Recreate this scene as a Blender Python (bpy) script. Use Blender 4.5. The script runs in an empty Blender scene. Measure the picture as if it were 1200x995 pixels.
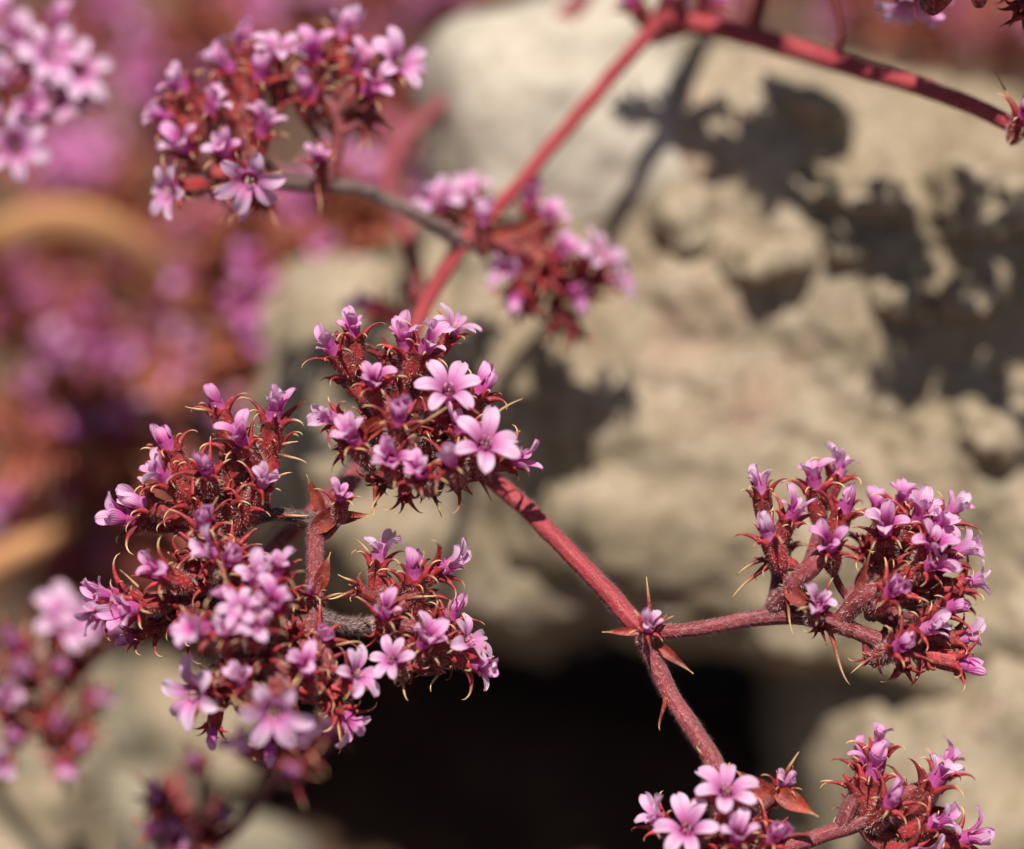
import bpy, bmesh, math, random
from mathutils import Vector, Matrix, Quaternion, noise
rnd = random.Random(7); hair_rnd = random.Random(8)
R = math.radians
MM = 0.001

# ---------------------------------------------------------------- camera, world, sun, exposure
DIST = 300.0            # mm, camera to the plane of focus
PITCH = 35.0            # degrees below the horizon
FOCUS_Z = 88.0          # mm, height of the middle of the focus plane above the soil
FW = Vector((0, math.cos(R(PITCH)), -math.sin(R(PITCH))))
UP = Vector((0, math.sin(R(PITCH)), math.cos(R(PITCH))))
RT = Vector((1, 0, 0))
CAM = Vector((0, 0, FOCUS_Z)) - FW * DIST
scene = bpy.context.scene
col = scene.collection

cd = bpy.data.cameras.new('camera')
cam = bpy.data.objects.new('camera', cd); col.objects.link(cam)
cam.location = CAM * MM
cam.rotation_euler = (R(90 - PITCH), 0, 0)
cd.sensor_width = 24.0; cd.lens = 80.0
cd.clip_start = 0.01; cd.clip_end = 200.0
cd.dof.use_dof = True
cd.dof.focus_distance = DIST * MM
cd.dof.aperture_fstop = 5.0
cd.dof.aperture_blades = 0
scene.camera = cam

LIGHT = (RT * 0.05 - UP * 0.66 + FW * 0.75).normalized()      # where sunlight travels
w = bpy.data.worlds.new('World'); scene.world = w; w.use_nodes = True
nt = w.node_tree
sky = nt.nodes.new('ShaderNodeTexSky'); sky.sky_type = 'NISHITA'; sky.sun_disc = False
sky.sun_elevation = math.asin(-LIGHT.z)
sky.sun_rotation = math.atan2(-LIGHT.x, -LIGHT.y)
nt.links.new(sky.outputs[0], nt.nodes['Background'].inputs[0])
nt.nodes['Background'].inputs[1].default_value = 0.05
sd = bpy.data.lights.new('sun', 'SUN'); sd.energy = 5.0; sd.angle = R(0.53); sd.color = (1.0, 0.965, 0.92)
sun = bpy.data.objects.new('sun', sd); col.objects.link(sun)
sun.rotation_euler = LIGHT.to_track_quat('-Z', 'Y').to_euler()
sun.location = (0, 0, 2)
scene.view_settings.view_transform = 'Standard'; scene.view_settings.look = 'None'
scene.view_settings.exposure = 0.42; scene.view_settings.gamma = 1.0
scene.cycles.use_denoising = True
scene.cycles.max_bounces = 8

def P(px, py, d):
    """a point (mm, world) from its place in the photograph and its distance d behind the focus plane"""
    k = 0.075 * (DIST + d) / DIST
    return CAM + FW * (DIST + d) + RT * ((px - 600) * k) + UP * ((497.5 - py) * k)
def axis_from(ang, tilt):
    a, t = R(ang), R(tilt)
    return (RT * (math.cos(a) * math.cos(t)) + UP * (math.sin(a) * math.cos(t)) - FW * math.sin(t)).normalized()

# ---------------------------------------------------------------- materials
def new_mat(name):
    m = bpy.data.materials.new(name); m.use_nodes = True
    return m, m.node_tree, m.node_tree.nodes['Principled BSDF'], m.node_tree.nodes['Material Output']
def N(t, kind, **kw):
    n = t.nodes.new(kind)
    for k, v in kw.items():
        if k in n.inputs.keys(): n.inputs[k].default_value = v
        else: setattr(n, k, v)
    return n
def ramp(t, fac, stops, interp='LINEAR'):
    n = t.nodes.new('ShaderNodeValToRGB'); n.color_ramp.interpolation = interp
    e = n.color_ramp.elements
    while len(e) < len(stops): e.new(0.5)
    for el, (p, c) in zip(e, stops): el.position = p; el.color = (*c, 1)
    t.links.new(fac, n.inputs[0]); return n.outputs[0]
def mixc(t, fac, a, b, blend='MIX'):
    n = t.nodes.new('ShaderNodeMix'); n.data_type = 'RGBA'; n.blend_type = blend
    for s, v in ((n.inputs[0], fac), (n.inputs[6], a), (n.inputs[7], b)):
        if isinstance(v, (int, float)): s.default_value = v
        elif isinstance(v, tuple): s.default_value = (*v, 1)
        else: t.links.new(v, s)
    return n.outputs[2]
def math_node(t, op, a, b=None):
    n = t.nodes.new('ShaderNodeMath'); n.operation = op
    for i, v in enumerate((a, b)):
        if v is None: continue
        if isinstance(v, (int, float)): n.inputs[i].default_value = v
        else: t.links.new(v, n.inputs[i])
    return n.outputs[0]
def noise_tex(t, scale, detail=4, rough=0.55, coord='Object'):
    tc = t.nodes.new('ShaderNodeTexCoord')
    n = N(t, 'ShaderNodeTexNoise'); n.inputs['Scale'].default_value = scale
    n.inputs['Detail'].default_value = detail; n.inputs['Roughness'].default_value = rough
    t.links.new(tc.outputs[coord], n.inputs['Vector']); return n.outputs[0]
def thin(t, out, bsdf, colour, amount):
    """let some of the light through, as petals and bracts do"""
    tr = t.nodes.new('ShaderNodeBsdfTranslucent'); t.links.new(colour, tr.inputs[0])
    mx = t.nodes.new('ShaderNodeMixShader'); mx.inputs[0].default_value = amount
    t.links.new(bsdf.outputs[0], mx.inputs[1]); t.links.new(tr.outputs[0], mx.inputs[2])
    t.links.new(mx.outputs[0], out.inputs[0])

def petal_mat(name, base, mid, tip, vein):
    m, t, b, o = new_mat(name)
    uv = t.nodes.new('ShaderNodeUVMap'); uv.uv_map = 'uv'
    sep = t.nodes.new('ShaderNodeSeparateXYZ'); t.links.new(uv.outputs[0], sep.inputs[0])
    c = ramp(t, sep.outputs[1], [(0.0, base), (0.36, mid), (0.70, tip), (0.93, tip), (1.0, mid)])
    # midrib and side veins
    du = math_node(t, 'ABSOLUTE', math_node(t, 'SUBTRACT', sep.outputs[0], 0.5))
    rib = ramp(t, du, [(0.0, (1, 1, 1)), (0.055, (0.45, 0.45, 0.45)), (0.16, (0, 0, 0))])
    fade = ramp(t, sep.outputs[1], [(0.0, (0.9, 0.9, 0.9)), (0.75, (0.35, 0.35, 0.35)), (0.95, (0, 0, 0))])
    c = mixc(t, math_node(t, 'MULTIPLY', rib, fade), c, vein)
    wv = t.nodes.new('ShaderNodeTexWave'); wv.inputs['Scale'].default_value = 2.2; wv.inputs['Distortion'].default_value = 1.2
    t.links.new(uv.outputs[0], wv.inputs[0])
    c = mixc(t, math_node(t, 'MULTIPLY', wv.outputs[1], 0.22), c, mid)
    oi = t.nodes.new('ShaderNodeObjectInfo')
    c = mixc(t, math_node(t, 'MULTIPLY', oi.outputs['Random'], 0.30), c, mid)
    nz = noise_tex(t, 900, 3)
    c = mixc(t, 0.35, c, mixc(t, nz, (0.86, 0.70, 0.82), (1, 1, 1)), 'MULTIPLY')
    t.links.new(c, b.inputs['Base Color']); b.inputs['Roughness'].default_value = 0.55
    b.inputs['Sheen Weight'].default_value = 0.1
    bp = t.nodes.new('ShaderNodeBump'); bp.inputs['Strength'].default_value = 0.4; bp.inputs['Distance'].default_value = 0.00012
    t.links.new(math_node(t, 'ADD', rib, wv.outputs[1]), bp.inputs['Height']); t.links.new(bp.outputs[0], b.inputs['Normal'])
    thin(t, o, b, c, 0.46); return m
M = {}
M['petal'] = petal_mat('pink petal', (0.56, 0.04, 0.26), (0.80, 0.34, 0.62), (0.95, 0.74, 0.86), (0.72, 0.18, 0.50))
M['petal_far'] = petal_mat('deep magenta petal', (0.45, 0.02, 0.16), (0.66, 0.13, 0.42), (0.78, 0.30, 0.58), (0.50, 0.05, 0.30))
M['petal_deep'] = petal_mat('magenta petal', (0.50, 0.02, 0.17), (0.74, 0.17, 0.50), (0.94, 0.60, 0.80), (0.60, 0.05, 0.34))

def calyx_mat(name, dark, red, straw):
    m, t, b, o = new_mat(name)
    at = t.nodes.new('ShaderNodeAttribute'); at.attribute_name = 'tip'
    n1 = noise_tex(t, 700, 4); n2 = noise_tex(t, 2600, 2)
    c = mixc(t, ramp(t, n1, [(0.35, (0, 0, 0)), (0.65, (1, 1, 1))]), dark, red)
    fz = ramp(t, n2, [(0.58, (0, 0, 0)), (0.70, (1, 1, 1))])
    c = mixc(t, math_node(t, 'MULTIPLY', fz, 0.45), c, (0.50, 0.24, 0.20))
    oi = t.nodes.new('ShaderNodeObjectInfo')
    c = mixc(t, math_node(t, 'MULTIPLY', oi.outputs['Random'], 0.55), c, (0.42, 0.30, 0.28), 'MULTIPLY')
    c = mixc(t, at.outputs['Fac'], c, straw)
    t.links.new(c, b.inputs['Base Color']); b.inputs['Roughness'].default_value = 0.6
    bp = t.nodes.new('ShaderNodeBump'); bp.inputs['Strength'].default_value = 0.7; bp.inputs['Distance'].default_value = 0.00012
    t.links.new(n2, bp.inputs['Height']); t.links.new(bp.outputs[0], b.inputs['Normal'])
    thin(t, o, b, c, 0.22); return m
M['calyx'] = calyx_mat('red calyx', (0.15, 0.014, 0.016), (0.54, 0.040, 0.044), (0.78, 0.52, 0.26))
M['bract'] = calyx_mat('rust bract', (0.17, 0.018, 0.010), (0.42, 0.060, 0.030), (0.66, 0.42, 0.20))
M['dull_calyx'] = calyx_mat('brick calyx', (0.24, 0.042, 0.026), (0.56, 0.15, 0.07), (0.68, 0.40, 0.18))

def stem_mat(name, a, bcol, fuzz, amount):
    m, t, b, o = new_mat(name)
    n1 = noise_tex(t, 220, 5); n2 = noise_tex(t, 2400, 3)
    uv = t.nodes.new('ShaderNodeUVMap'); uv.uv_map = 'uv'
    mp = t.nodes.new('ShaderNodeMapping'); mp.inputs['Scale'].default_value = (14, 0.6, 1); t.links.new(uv.outputs[0], mp.inputs[0])
    st = N(t, 'ShaderNodeTexNoise'); st.inputs['Scale'].default_value = 1.0; st.inputs['Detail'].default_value = 4
    t.links.new(mp.outputs[0], st.inputs['Vector'])
    c = mixc(t, ramp(t, n1, [(0.35, (0, 0, 0)), (0.65, (1, 1, 1))]), a, bcol)
    c = mixc(t, math_node(t, 'MULTIPLY', ramp(t, st.outputs[0], [(0.45, (0, 0, 0)), (0.7, (1, 1, 1))]), 0.5), c, fuzz)
    c = mixc(t, math_node(t, 'MULTIPLY', ramp(t, n2, [(0.52, (0, 0, 0)), (0.68, (1, 1, 1))]), amount), c, fuzz)
    t.links.new(c, b.inputs['Base Color']); b.inputs['Roughness'].default_value = 0.6
    b.inputs['Sheen Weight'].default_value = 0.05; b.inputs['Specular IOR Level'].default_value = 0.25
    bp = t.nodes.new('ShaderNodeBump'); bp.inputs['Strength'].default_value = 0.8; bp.inputs['Distance'].default_value = 0.00015
    t.links.new(math_node(t, 'ADD', n2, st.outputs[0]), bp.inputs['Height']); t.links.new(bp.outputs[0], b.inputs['Normal'])
    return m
M['stem_red'] = stem_mat('red stem', (0.25, 0.020, 0.028), (0.34, 0.038, 0.044), (0.40, 0.10, 0.10), 0.3)
M['stem_dusky'] = stem_mat('dusky stem', (0.12, 0.015, 0.018), (0.24, 0.032, 0.036), (0.42, 0.17, 0.17), 0.42)
M['stem_dark'] = stem_mat('dark stem', (0.055, 0.030, 0.024), (0.11, 0.045, 0.04), (0.28, 0.21, 0.18), 0.4)
M['dry'] = stem_mat('dry stem', (0.40, 0.16, 0.06), (0.50, 0.25, 0.10), (0.60, 0.38, 0.20), 0.4)
def plain(name, c, rough=0.5, trans=0.0):
    m, t, b, o = new_mat(name)
    cc = mixc(t, noise_tex(t, 1500, 2), tuple(x * 0.8 for x in c), c)
    t.links.new(cc, b.inputs['Base Color']); b.inputs['Roughness'].default_value = rough
    if trans: thin(t, o, b, cc, trans)
    return m
M['hair'] = plain('pale hair', (0.80, 0.60, 0.55), 0.5, 0.4)
M['stamen'] = plain('stamen', (0.80, 0.58, 0.45), 0.5, 0.2)

def rock_mat(name, cols, scale, bump=1.0):
    m, t, b, o = new_mat(name)
    n1 = noise_tex(t, scale, 6, 0.6); n2 = noise_tex(t, scale * 5.3, 6, 0.65); n3 = noise_tex(t, scale * 28, 4, 0.7)
    c = ramp(t, n1, [(0.30, cols[0]), (0.45, cols[1]), (0.58, cols[2]), (0.72, cols[3])])
    c = mixc(t, math_node(t, 'MULTIPLY', ramp(t, n2, [(0.40, (0, 0, 0)), (0.66, (1, 1, 1))]), 0.6), c, cols[4])
    n4 = noise_tex(t, scale * 11, 3, 0.6)
    c = mixc(t, math_node(t, 'MULTIPLY', ramp(t, n4, [(0.54, (0, 0, 0)), (0.64, (1, 1, 1))]), 0.8), c, cols[0])
    c = mixc(t, math_node(t, 'MULTIPLY', ramp(t, n4, [(0.30, (1, 1, 1)), (0.40, (0, 0, 0))]), 0.5), c, tuple(min(.7, x * 1.15) for x in cols[2]))
    c = mixc(t, 0.8, c, ramp(t, n3, [(0.28, (0.50, 0.44, 0.36)), (0.46, (0.94, 0.92, 0.88)), (0.70, (1, 1, 1))]), 'MULTIPLY')
    t.links.new(c, b.inputs['Base Color']); b.inputs['Roughness'].default_value = 0.85
    b.inputs['Specular IOR Level'].default_value = 0.25
    bp = t.nodes.new('ShaderNodeBump'); bp.inputs['Strength'].default_value = 0.8; bp.inputs['Distance'].default_value = 0.0009 * bump
    t.links.new(math_node(t, 'ADD', n2, math_node(t, 'MULTIPLY', n3, 0.5)), bp.inputs['Height']); t.links.new(bp.outputs[0], b.inputs['Normal'])
    return m
M['rock_tan'] = rock_mat('tan rock', [(0.20, 0.150, 0.090), (0.345, 0.265, 0.178), (0.43, 0.345, 0.248), (0.43, 0.275, 0.195), (0.235, 0.19, 0.105)], 60)
M['rock_grey'] = rock_mat('pale grey rock', [(0.38, 0.32, 0.25), (0.45, 0.385, 0.305), (0.47, 0.41, 0.33), (0.47, 0.375, 0.285), (0.40, 0.35, 0.275)], 30, 0.6)
M['rock_olive'] = rock_mat('olive grey rock', [(0.17, 0.14, 0.095), (0.28, 0.24, 0.17), (0.34, 0.295, 0.215), (0.32, 0.25, 0.18), (0.20, 0.17, 0.11)], 80)
M['soil'] = rock_mat('brown soil', [(0.045, 0.026, 0.017), (0.08, 0.046, 0.028), (0.12, 0.066, 0.04), (0.16, 0.085, 0.048), (0.07, 0.04, 0.025)], 60)

# ---------------------------------------------------------------- mesh helpers (coordinates in mm, meshes in metres)
class MB:
    def __init__(s): s.v = []; s.f = []; s.uv = []; s.tip = []; s.mi = []
    def vert(s, co, uv=(0, 0), tip=0.0):
        s.v.append(Vector(co)); s.uv.append(uv); s.tip.append(tip); return len(s.v) - 1
    def face(s, idx, mi=0): s.f.append(tuple(idx)); s.mi.append(mi)
    def tube(s, pts, rads, n=8, tips=None, mi=0, cap=True, flat=1.0, ridge=0.0, side=None):
        k = len(pts); ring = []
        nrm = None; L = 0.0
        for i, p in enumerate(pts):
            tan = (pts[min(i + 1, k - 1)] - pts[max(i - 1, 0)])
            tan = tan.normalized() if tan.length > 1e-9 else Vector((0, 0, 1))
            if nrm is None:
                ref = side or (Vector((0, 0, 1)) if abs(tan.z) < 0.9 else Vector((1, 0, 0)))
                nrm = (ref - tan * ref.dot(tan)).normalized()
            else:
                nrm = (nrm - tan * nrm.dot(tan))
                nrm = nrm.normalized() if nrm.length > 1e-9 else tan.orthogonal().normalized()
            bn = tan.cross(nrm)
            if i: L += (p - pts[i - 1]).length
            row = []
            for j in range(n):
                a = 2 * math.pi * j / n
                r = rads[i] * (1 + ridge * math.cos(5 * a))
                row.append(s.vert(p + nrm * (math.cos(a) * r) + bn * (math.sin(a) * r * flat), (j / n, L / 6.0), tips[i] if tips else 0.0))
            ring.append(row)
        for i in range(k - 1):
            for j in range(n):
                s.face((ring[i][j], ring[i][(j + 1) % n], ring[i + 1][(j + 1) % n], ring[i + 1][j]), mi)
        if cap:
            s.face(tuple(reversed(ring[0])), mi); s.face(tuple(ring[-1]), mi)
    def add(s, o, mat=None, mi_off=0):
        b = len(s.v)
        for v, u, t_ in zip(o.v, o.uv, o.tip): s.vert(mat @ v if mat else v, u, t_)
        for f, m_ in zip(o.f, o.mi): s.face([i + b for i in f], m_ + mi_off)
    def mesh(s, name, mats):
        me = bpy.data.meshes.new(name)
        me.from_pydata([tuple(v * MM) for v in s.v], [], s.f)
        uvl = me.uv_layers.new(name='uv')
        li = [0] * len(me.loops); me.loops.foreach_get('vertex_index', li)
        flat = []
        for i in li: flat.extend(s.uv[i])
        uvl.data.foreach_set('uv', flat)
        at = me.attributes.new('tip', 'FLOAT', 'POINT'); at.data.foreach_set('value', s.tip)
        me.polygons.foreach_set('material_index', s.mi)
        me.polygons.foreach_set('use_smooth', [True] * len(me.polygons))
        for m in mats: me.materials.append(m)
        me.update(); return me
def link(name, me, parent=None, mat=None):
    o = bpy.data.objects.new(name, me); col.objects.link(o)
    if parent: o.parent = parent
    if mat is not None: o.matrix_basis = mat
    return o
def smooth_path(pts, rads, step=0.6):
    """Catmull-Rom through the points"""
    out, ro = [], []
    n = len(pts)
    if n == 2:
        k = max(2, int((pts[1] - pts[0]).length / step))
        for i in range(k + 1): out.append(pts[0].lerp(pts[1], i / k)); ro.append(rads[0] + (rads[1] - rads[0]) * i / k)
        return out, ro
    for i in range(n - 1):
        p0 = pts[i - 1] if i else pts[0] * 2 - pts[1]
        p1, p2 = pts[i], pts[i + 1]
        p3 = pts[i + 2] if i + 2 < n else pts[-1] * 2 - pts[-2]
        k = max(2, int((p2 - p1).length / step))
        for j in range(k):
            t = j / k
            out.append(0.5 * ((2 * p1) + (p2 - p0) * t + (2 * p0 - 5 * p1 + 4 * p2 - p3) * t * t + (3 * p1 - p0 - 3 * p2 + p3) * t ** 3))
            ro.append(rads[i] + (rads[i + 1] - rads[i]) * t)
    out.append(pts[-1]); ro.append(rads[-1]); return out, ro

# ---------------------------------------------------------------- flower pieces (local frame: mouth of the calyx at 0, +Z outward)
def petal_mb(th0, th1, L, W, cup, wav, seed, nu=7, nv=10, r0=0.62, z0=0.75):
    r = random.Random(seed); mb = MB(); rows = []
    x, z = r0, z0
    ph = r.uniform(0, 6); tw = r.uniform(-.25, .25)
    for i in range(nv + 1):
        v = i / nv
        th = R(th0 + (th1 - th0) * (v * v * (3 - 2 * v)))
        if i:
            x += math.sin(th) * L / nv; z += math.cos(th) * L / nv
        if v < 0.6: wd = W * (0.36 + 0.64 * math.sin(math.pi / 2 * v / 0.6))
        else: wd = W * max(0.10, 1 - ((v - 0.6) / 0.4) ** 2.3) ** 0.5
        nx, nz = -math.cos(th), math.sin(th)       # normal pointing to the flower's axis / up
        row = []
        for j in range(nu):
            u = -1 + 2 * j / (nu - 1)
            h = cup * wd * (u * u) + wav * math.sin(ph + 3 * u + 4 * v) * v + 0.05 * abs(u) * v
            if abs(u) < 0.01: h -= 0.05
            row.append(mb.vert((x + nx * h - 0.10 * L / nv * abs(u), u * wd + tw * v * v * 0.5, z + nz * h), (0.5 + u / 2, v)))
        rows.append(row)
    for i in range(nv):
        for j in range(nu - 1):
            mb.face((rows[i][j], rows[i][j + 1], rows[i + 1][j + 1], rows[i + 1][j]))
    return mb
OPEN = [petal_mb(30, 92 + 9 * k, 2.9 + 0.12 * (k % 2), 0.68 + .03 * (k % 3), 0.14, 0.10, k) for k in range(5)]
HALF = [petal_mb(4, 38 + 13 * k, 2.15 + 0.13 * k, 0.66, 0.42, 0.16, 20 + k) for k in range(5)]
BUD = [petal_mb(6, -22 + 7 * k, 1.75 + 0.14 * k, 0.66, 0.60, 0.16, 40 + k) for k in range(4)]
def tube_mb():
    mb = MB()
    zs = [-1.2, -0.5, 0.1, 0.6, 0.95]; rs = [0.42, 0.56, 0.64, 0.70, 0.74]
    mb.tube([Vector((0, 0, z)) for z in zs], rs, 12, cap=False)
    for i in range(len(mb.uv)): mb.uv[i] = (0.3 + 0.4 * (i % 2), 0.02 + 0.30 * (i // 12) / 4)
    b = len(mb.v)                                     # floor of the throat
    c = mb.vert((0, 0, -0.1), (0.5, 0.0))
    for j in range(12): mb.face((24 + j, 24 + (j + 1) % 12, c))
    return mb
TUBE = tube_mb()
def rz(a): return Matrix.Rotation(a, 4, 'Z')
def corolla_mb(kind, seed, n=6):
    r = random.Random(seed); mb = MB(); mb.add(TUBE)
    pool = {'o': OPEN, 'h': HALF, 'b': BUD}[kind]
    for i in range(n):
        s = r.uniform(0.88, 1.06) if kind == 'o' else r.uniform(.68, 1.12); q = {'o': 7, 'h': 20, 'b': 12}[kind]
        mb.add(r.choice(pool), rz(2 * math.pi * i / n + r.uniform(-.25, .25)) @ Matrix.Rotation(R(r.uniform(-q, q * .7)), 4, 'Y') @ Matrix.Rotation(R(r.uniform(-q, q)), 4, 'X') @ Matrix.Scale(s, 4))
    return mb
def stamen_mb(seed):
    r = random.Random(seed); mb = MB()
    for i in range(5):
        a = i * 1.257 + r.uniform(-.3, .3); rr = r.uniform(.25, .4); h = r.uniform(1.2, 1.7)
        pts = [Vector((math.cos(a) * .25, math.sin(a) * .25, 0)), Vector((math.cos(a) * .3, math.sin(a) * .3, h * .6)), Vector((math.cos(a) * rr, math.sin(a) * rr, h))]
        mb.tube(pts, [.04, .035, .03], 5)
        q = pts[-1]; mb.tube([q - Vector((0, 0, .06)), q + Vector((0, 0, .05)), q + Vector((0, 0, .18))], [.04, .095, .04], 6)
    return mb
def calyx_mb(seed, hairs=420, L=4.0):
    r = random.Random(seed); mb = MB(); n = 18
    prof = [(-L, .34), (-L * .93, .52), (-L * .78, .74), (-L * .55, .90), (-L * .3, .93), (-L * .12, .90), (0.0, 0.98), (0.12, 1.0)]
    ring = []
    for z, rad in prof:
        row = []
        for j in range(n):
            a = 2 * math.pi * j / n
            q = rad * (1 + 0.10 * math.cos(6 * a) * min(1, (z + L) / 1.2)) * (1 + r.uniform(-.02, .02))
            row.append(mb.vert((math.cos(a) * q, math.sin(a) * q, z), (j / n, z), 0.05 if j % 3 == 0 else 0.0))
        ring.append(row)
    # inner lip
    row = [mb.vert((math.cos(2 * math.pi * j / n) * .78, math.sin(2 * math.pi * j / n) * .78, -.5), (0, 0)) for j in range(n)]; ring.append(row)
    for i in range(len(ring) - 1):
        for j in range(n): mb.face((ring[i][j], ring[i][(j + 1) % n], ring[i + 1][(j + 1) % n], ring[i + 1][j]))
    mb.face(tuple(reversed(ring[0])))
    # six hooked teeth
    for k in range(6):
        a = 2 * math.pi * k / 6 + r.uniform(-.12, .12)
        ca, sa = math.cos(a), math.sin(a)
        ln = r.uniform(1.5, 2.3) if k % 2 else r.uniform(2.3, 3.5)
        th = R(r.uniform(15, 45)); dth = R(r.uniform(80, 150)) / 9
        lean = r.uniform(-.5, .5); ts = r.uniform(.48, .80)
        x, z, y = 0.86, -0.15, 0.0
        pts, rads, tips = [], [], []
        for i in range(10):
            v = i / 9
            pts.append(Vector((ca * x - sa * y, sa * x + ca * y, z)))
            rads.append(0.34 * (1 - v) ** 1.6 + 0.042 if i < 9 else 0.012)
            tips.append(min(1.0, max(0.0, (v - ts) / .25)))
            st = ln / 9
            x += math.sin(th) * st; z += math.cos(th) * st; y += lean * st * v
            th += dth * (0.55 if i < 5 else (1.25 if i < 7 else 2.3))
        mb.tube(pts, rads, 6, tips, flat=1.0, side=Vector((-ca * .3, -sa * .3, .9)), cap=False)
    for i in range(hairs):                              # short pale fuzz
        a = r.uniform(0, 6.283); z = -L * r.uniform(0.02, .95); f = (z + L) / L
        rad = .50 + .45 * min(1, f * 2.2)
        p = Vector((math.cos(a) * rad, math.sin(a) * rad, z)); d = Vector((math.cos(a), math.sin(a), r.uniform(-.2, .9))).normalized()
        ln = r.uniform(.2, .5); t = d.cross(Vector((0, 0, 1))).normalized() * 0.026
        e = p + d * ln + Vector((r.uniform(-.12, .12), r.uniform(-.12, .12), r.uniform(-.05, .12)))
        mb.face((mb.vert(p - t), mb.vert(p + t), mb.vert(e)), 1)
    return mb
ME = {}
ME['open'] = [p.mesh('open_petal', [M['petal']]) for p in OPEN]
ME['half'] = [p.mesh('half_open_petal', [M['petal'] if i % 2 else M['petal_deep']]) for i, p in enumerate(HALF)]
ME['tube'] = TUBE.mesh('flower_tube', [M['petal_deep']])
ME['cor_b'] = [corolla_mb('b', 60 + k, 5).mesh('bud', [M['petal_deep'] if k != 1 else M['petal']]) for k in range(7)]
ME['cor_h'] = [corolla_mb('h', 70 + k, 5 + k % 2).mesh('half_open_flower', [M['petal'] if k % 2 else M['petal_deep']]) for k in range(7)]
ME['cor_o'] = [corolla_mb('o', 80 + k, 6).mesh('open_flower', [M['petal']]) for k in range(3)]
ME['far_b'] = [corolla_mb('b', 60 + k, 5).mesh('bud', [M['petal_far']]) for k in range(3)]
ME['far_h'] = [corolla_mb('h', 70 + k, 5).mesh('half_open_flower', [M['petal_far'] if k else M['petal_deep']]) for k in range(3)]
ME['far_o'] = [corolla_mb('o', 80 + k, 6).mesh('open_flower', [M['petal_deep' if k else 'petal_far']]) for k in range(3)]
ME['stamen'] = [stamen_mb(90 + k).mesh('stamen_tuft', [M['stamen']]) for k in range(3)]
CAL = [calyx_mb(100 + k) for k in range(7)]
ME['calyx'] = [c.mesh('calyx', [M['calyx'], M['hair']]) for c in CAL]
ME['calyx_far'] = [calyx_mb(120 + k, 0).mesh('calyx', [M['dull_calyx'], M['hair']]) for k in range(4)]

def frame(pos, axis, roll, s=1.0, offset=Vector((0, 0, 0))):
    q = axis.to_track_quat('Z', 'Y')
    return Matrix.Translation((pos - offset) * MM) @ q.to_matrix().to_4x4() @ rz(roll) @ Matrix.Scale(s, 4)

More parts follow.
